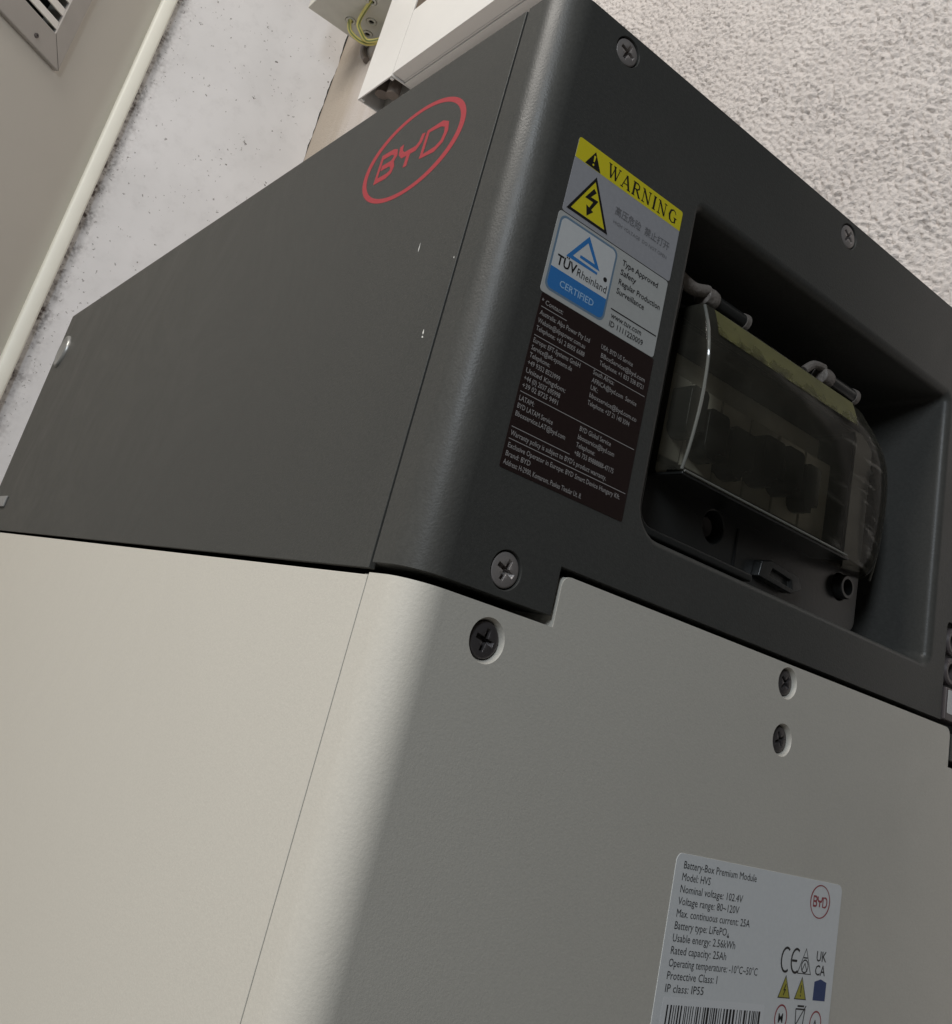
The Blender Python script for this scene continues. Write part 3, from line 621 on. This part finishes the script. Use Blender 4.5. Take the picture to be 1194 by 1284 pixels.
flat('faint_print', join([text('\u9ad8\u538b\u5371\u9669  \u7981\u6b62\u6253\u5f00', 36.2, 119.4, 3.1, width=24.4, bold=0.03), text('HIGH VOLTAGE  DO NOT OPEN', 36.4, 116.2, 1.55, width=24)]), K['faint'], ws)
# --- certificate sticker
ts = flat('certificate_sticker', sheet('y', rrect(16.4, 63.2, 84.0, 109.7, 1.1), 0.0, 0.10), mat('grey_foil', (0.47, 0.475, 0.46), 0.4, var=(600, 0.06)), head, 'light sticker with a blue certificate mark')
flat('mark_frame', sheet('y', rrect(17.4, 41.0, 85.4, 109.0, 2.3), 0.11, 0.115), mat('frame_steel_blue', (0.16, 0.24, 0.33), 0.4), ts)
flat('mark_field', sheet('y', rrect(18.1, 40.3, 86.1, 108.3, 1.8), 0.12, 0.125), K['white_foil'], ts)
flat('mark_band', sheet('y', rrect(18.1, 40.3, 86.1, 92.6, (1.8, 1.8, 0.05, 0.05)), 0.13, 0.135), K['blue'], ts)
flat('triangle_mark', join([ribbon('y', [(34.9, 98.2), (23.6, 98.4), (29.2, 106.4), (34.4, 99.9), (27.4, 100.1)], [0.7, 1.3, 1.3, 1.3, 0.9], 0, 0.15)]), K['blue'], ts)
flat('print', join([text('T\u00dcV', 19.6, 94.0, 4.3, width=7.6, bold=0.09), text('Rheinland', 27.4, 94.0, 3.5, width=12.2), sheet('y', circ(38.3, 98.0, 0.75, 14), 0.14, 0.16),
      text('Type Approved', 43.4, 105.6, 2.55, width=15.8, bold=0.025), text('Safety', 43.4, 102.5, 2.55, width=6.8, bold=0.025), text('Regular Production', 43.4, 99.3, 2.55, width=18.4, bold=0.025), text('Surveillance', 43.4, 96.3, 2.55, width=12, bold=0.025),
      ribbon('y', [(42.8, 90.9), (62.6, 90.9)], 0.35, 0, 0.16), text('www.tuv.com', 43.4, 88.3, 2.5, width=13, bold=0.02), text('ID 1111220009', 43.2, 85.6, 2.5, width=14.6, bold=0.02)]), K['ink'], ts)
flat('white_print', text('CERTIFIED', 22.4, 88.1, 2.9, width=13.6, bold=0.03, h=0.17), K['pale_blue_text'], ts)
# --- contact sticker
cs = flat('contact_sticker', sheet('y', rrect(17.4, 63.6, 33.6, 83.8, 0.5), 0.0, 0.10), K['label_black'], head, 'black contact sticker with small pale print')
tx = []
def row(s, z, w, x=18.3, sz=2.0): tx.append(text(s, x, z, sz, h=0.13, width=w, bold=0.012))
def rule(z, a=18.2, b=62.8): tx.append(ribbon('y', [(a, z), (b, z)], 0.2, 0, 0.13))
row('* Contact:', 80.9, 8.2, 17.9); rule(79.9, 18.2, 28)
row('Australia: Alps Power Pty Ltd', 77.5, 19.4); row('Website@alpspower.com.au', 75.1, 18.2); row('Telephone: +61 2 8005 6688', 72.8, 18.6)
row('USA: BYD US Service', 77.9, 13.4, 42.3); row('BBoxService@byd.com', 75.4, 18.8, 42.8); row('Telephone: +1 833 338 8721', 73.1, 18.6, 43.0)
rule(71.3)
row('Europe: EFT-Systems GmbH', 69.2, 18.0); row('Service@eft-systems.de', 67.0, 15.4); row('Telephone:', 64.8, 7.6); row('+49 9352 8523999', 62.6, 12.0); row('United Kingdom:', 60.3, 14.8); row('+44 (0) 2037 695998', 58.1, 13.4); row('+39 02 8725 9491', 56.0, 13.2)
row('South Africa:', 69.6, 8.6, 41.4); row('AFRICA@byd.com  Service', 67.2, 18.6, 41.6); row('UK:', 65.0, 3, 41.6); row('bboxservice@byd.com.co', 62.8, 19.6, 41.8); row('Telephone: +27 21 140 3594', 60.5, 17.2, 41.8)
rule(54.8)
row('LATAM:', 52.4, 5.4); row('BYD LATAM Service', 50.2, 13.0); row('Bboxservice.LAT@byd.com', 48.0, 18.4)
row('BYD Global Service', 52.4, 12.6, 41.0); row('bboxservice@byd.com', 50.0, 14.6, 41.0); row('Telephone:', 47.7, 7.4, 41.0); row('+86 755 89888888-47175', 45.4, 15.6, 41.0)
rule(44.9, 18.2, 39.5); row('Warranty policy is subject to BYD\'s product warranty.', 42.6, 36, 18.4); rule(41.6)
row('Exclusive Operator in Europe: BYD Smart Device Hungary Kft.', 39.3, 42.6, 18.4, 1.95); row('Brand: BYD', 37.0, 8.8); row('Address: H-2900, Komarom, Puskas Tivadar Ut. 8.', 34.7, 28.5)
flat('print', join(tx), K['label_text'], cs)

# --- breaker enclosure inside the recess
enc = link('breaker_base', carve(prism(rrect(76.0, 208, 36.6, 113, (7, 4, 4, 4)), 'y', 16, 44), [prism(rrect(90, 196, 58, 111, 2), 'y', 5, 40), prism(circ(121.5, 50.3, 5.4, 24), 'y', 5, 30), prism(circ(196, 51, 5.0, 24), 'y', 5, 26)], 0.8), K['black_plastic'], head)
link('breaker_block', carve(box(92, 194, 30, 42, 60, 109), [], 0.8), K['breaker'], enc)
link('breaker_step', carve(box(92, 194, 24, 33, 68, 98), [box(92+17*k-0.5, 92+17*k+0.5, 20, 30, 60, 110) for k in range(1, 6)], 0.6), K['breaker'], enc)
for k, (x, dz, w) in enumerate(((104, 3, 4.5), (116, -1, 5.5), (131, -2, 6.5), (147, 1, 6.0), (160, 2, 5.5), (173, 0, 4.5))):
    link('toggle', carve(prism(rrect(x-w, x+w, 72+dz, 90+dz, (w*0.9, w*0.9, 2, 2), 5), 'y', 15.5+0.5*(k % 3), 27), [prism(circ(x+w*0.7, 73+dz, w*0.55, 16), 'y', 10, 20)], 0.7), K['black_plastic'], enc)
for x, z in ((112, 66), (138, 64.5), (158, 65.5)):
    link('terminal_screw', me_from('terminal_screw', *prism(circ(x, z, 2.0, 14), 'y', 27.5, 30.5)), K['black_plastic'], enc)
def corner_frame():
    """left upright and lower left corner of the sealing frame"""
    o_ = [(74.2, 117)]+[(74.2+7.5-7.5*math.cos(t), 35.2+7.5-7.5*math.sin(t)) for t in [math.radians(90*i/8) for i in range(9)]]+[(132, 35.2)]
    i_ = [(76.8, 117)]+[(76.8+5.5-5.5*math.cos(t), 37.8+5.5-5.5*math.sin(t)) for t in [math.radians(90*i/8) for i in range(9)]]+[(132, 37.8)]
    return prism(o_+i_[::-1], 'y', 6.0, 16)
link('sealing_frame', carve(corner_frame(), [], 0.7), K['black_plastic'], enc)
# the domed clear cover
def dome():
    zt, zb = 114.6, 57.4; n = 28; xs_ = []
    # profile across X: straight side up from the base, small corner, flat face, wide rounded right shoulder
    prof_ = [(86.0, 24), (86.0, 2.6)]+[(86.0+1.6*(1-math.cos(t)), 2.6-2.6*math.sin(t)) for t in [math.radians(90*i/4) for i in range(1, 5)]]
    prof_ += [(100, -0.25), (120, -0.4), (140, -0.3), (158, 0.0), (172, 0.6)]
    prof_ += [(178+38*math.sin(t), 1.2+20*(1-math.cos(t))) for t in [math.radians(90*i/10) for i in range(1, 11)]]+[(216.5, 24)]
    V = []; F = []; m_ = len(prof_)
    for k in range(n+1):
        f = k/n; z = zb+(zt-zb)*f
        bulge = 1.0-3.2*math.sin(math.pi*min(1, f*1.02))**0.8 + (4.2*(f-0.62)**2*4 if f > 0.62 else 0)
        pull = 1.0
        e = max(0, (f-0.72)/0.28); e2 = max(0, (0.10-f)/0.10)
        for (x_, y_) in prof_:
            yy = y_+bulge*(1 if y_ < 20 else 0)+1.5
            if x_ > 176:                                        # the right shoulder rolls off towards the top
                x2 = 176+(x_-176)*(1-0.42*e**2.2-0.12*e2**2)
            else: x2 = x_
            V.append((x2, min(yy, 24), z))
    for k in range(n):
        for i in range(m_-1): F.append((k*m_+i, k*m_+i+1, (k+1)*m_+i+1, (k+1)*m_+i))
    # underside and roof of the dome
    for k in (0, n):
        b = len(V); ring = [k*m_+i for i in range(m_)]
        for i in range(m_): V.append((V[ring[i]][0], 24, V[ring[i]][2]))
        for i in range(m_-1): F.append((ring[i], ring[i+1], b+i+1, b+i))
    return V, F
cover = link('window_cover', me_from('window_cover', *dome()), K['clear'], head, 'clear smoked hinged cover over the breakers', sharp=40)
# dark lower rim and the faded yellow strip printed along the top of the cover
def on_dome(x, z, off=0.0):
    f = (z-57.4)/(114.6-57.4); bulge = 1.0-3.2*math.sin(math.pi*min(1, f*1.02))**0.8+(4.2*(f-0.62)**2*4 if f > 0.62 else 0)
    b = 0 if x < 100 else (-0.4 if x < 150 else 0.3)
    return bulge+1.5-0.25+off
V = []; F = []
for i in range(15):
    x = 90.5+ i*(172-90.5)/14
    for j in range(5):
        z = 104.6+j*(114.0-104.6)/4; V.append((x, on_dome(x, z, -0.45), z))
for i in range(14):
    for j in range(4): F.append((i*5+j, (i+1)*5+j, (i+1)*5+j+1, i*5+j+1))
flat('yellow_strip', (V, F), worn_strip(), cover)
link('lower_rim', carve(box(87.0, 178, 2.4, 24, 56.2, 57.2), [], 0.3), K['black_plastic'], cover)
def bul(z):
    f = (z-57.4)/(114.6-57.4); return 1.0-3.2*math.sin(math.pi*min(1, f*1.02))**0.8+(4.2*(f-0.62)**2*4 if f > 0.62 else 0)+1.5
zz = [57.8+i*(114.2-57.8)/9 for i in range(10)]
link('glint_bead', me_from('glint_bead', *tube([(86.9, bul(z)+0.5, z) for z in zz], 0.55, 8)), K['edge'], cover)  # thin pale beads added to imitate bright glints along the cover's edges
link('glint_bead', me_from('glint_bead', *tube([(176+36.2*(1-0.42*max(0, (z-98.6)/16)**2.2), bul(z)+12.0, z) for z in zz[:8]], 0.5, 8)), K['edge'], cover)
link('glint_bead', me_from('glint_bead', *tube([(x, bul(57.6)-0.3, 57.5) for x in (87.5, 110, 140, 176)], 0.4, 8)), K['edge'], cover)
link('rib', me_from('rib', *box(175.6, 176.6, 4.2, 9, 58.5, 104)), K['black_plastic'], cover)
# hinges above the cover
for hx in (94.0, 162.5):
    def ringv(spec): return loft([[(x_, 11+q*math.cos(t), 121+q*math.sin(t)) for t in [2*math.pi*i/20 for i in range(20)]] for x_, q in spec])
    kn_ = link('hinge', me_from('hinge', *ringv(((hx-3.2, 2.6), (hx-2.6, 3.5), (hx+0.6, 3.9), (hx+2.4, 3.6), (hx+3.0, 2.9), (hx+2.6, 1.8)))), K['knuckle'], cover)
    link('hinge_pin', me_from('hinge_pin', *ringv(((hx+2.5, 2.9), (hx+18, 2.9)))), K['black_plastic'], kn_)
    link('hinge_end', me_from('hinge_end', *ringv(((hx+17.9, 3.2), (hx+19.8, 3.5), (hx+20.4, 2.8)))), K['knuckle'], kn_)
    if hx < 100: link('hinge_arm', me_from('hinge_arm', *tube([(hx-2, 10, 122.6), (hx-8, 10, 120.6), (hx-14, 10, 120.9), (hx-22, 11, 124)], 2.3, 12)), K['knuckle'], kn_)
    else: link('hinge_arm', me_from('hinge_arm', *tube([(hx-2, 10, 124), (hx-8, 10, 122.8), (hx-12, 11, 119.0)], 1.6, 10)), K['knuckle'], kn_)
# latch, screw and boss on the lower plate
V, F = loft([[(121.5+q*math.cos(t), y, 50.3+q*math.sin(t)) for t in [2*math.pi*i/20 for i in range(20)]] for q, y in ((3.8, 24), (3.8, 20), (3.2, 19.2), (1.0, 19.6))])
link('plate_screw', me_from('plate_screw', V, F), K['darksteel'], enc)
V, F = loft([[(196+q*math.cos(t), y, 51+q*math.sin(t)) for t in [2*math.pi*i/24 for i in range(24)]] for q, y in ((4.4, 22), (4.4, 13.2), (4.0, 12.6), (3.0, 12.6), (2.7, 20))])
link('boss', me_from('boss', V, F), K['black_plastic'], enc)
link('latch', carve(prism([(144, 40.5), (163, 39.5), (169, 42.5), (166, 46.5), (150, 47.5), (145, 46)], 'y', 12.8, 16.2), [prism([(150, 42.3), (163, 41.3), (162, 44.0), (151, 45)], 'y', 5, 14.5)], 0.8), K['black_plastic'], enc)
link('plate_joint', me_from('plate_joint', *box(133.5, 134.3, 15.6, 16.4, 37.5, 53.5)), K['gap'], enc)
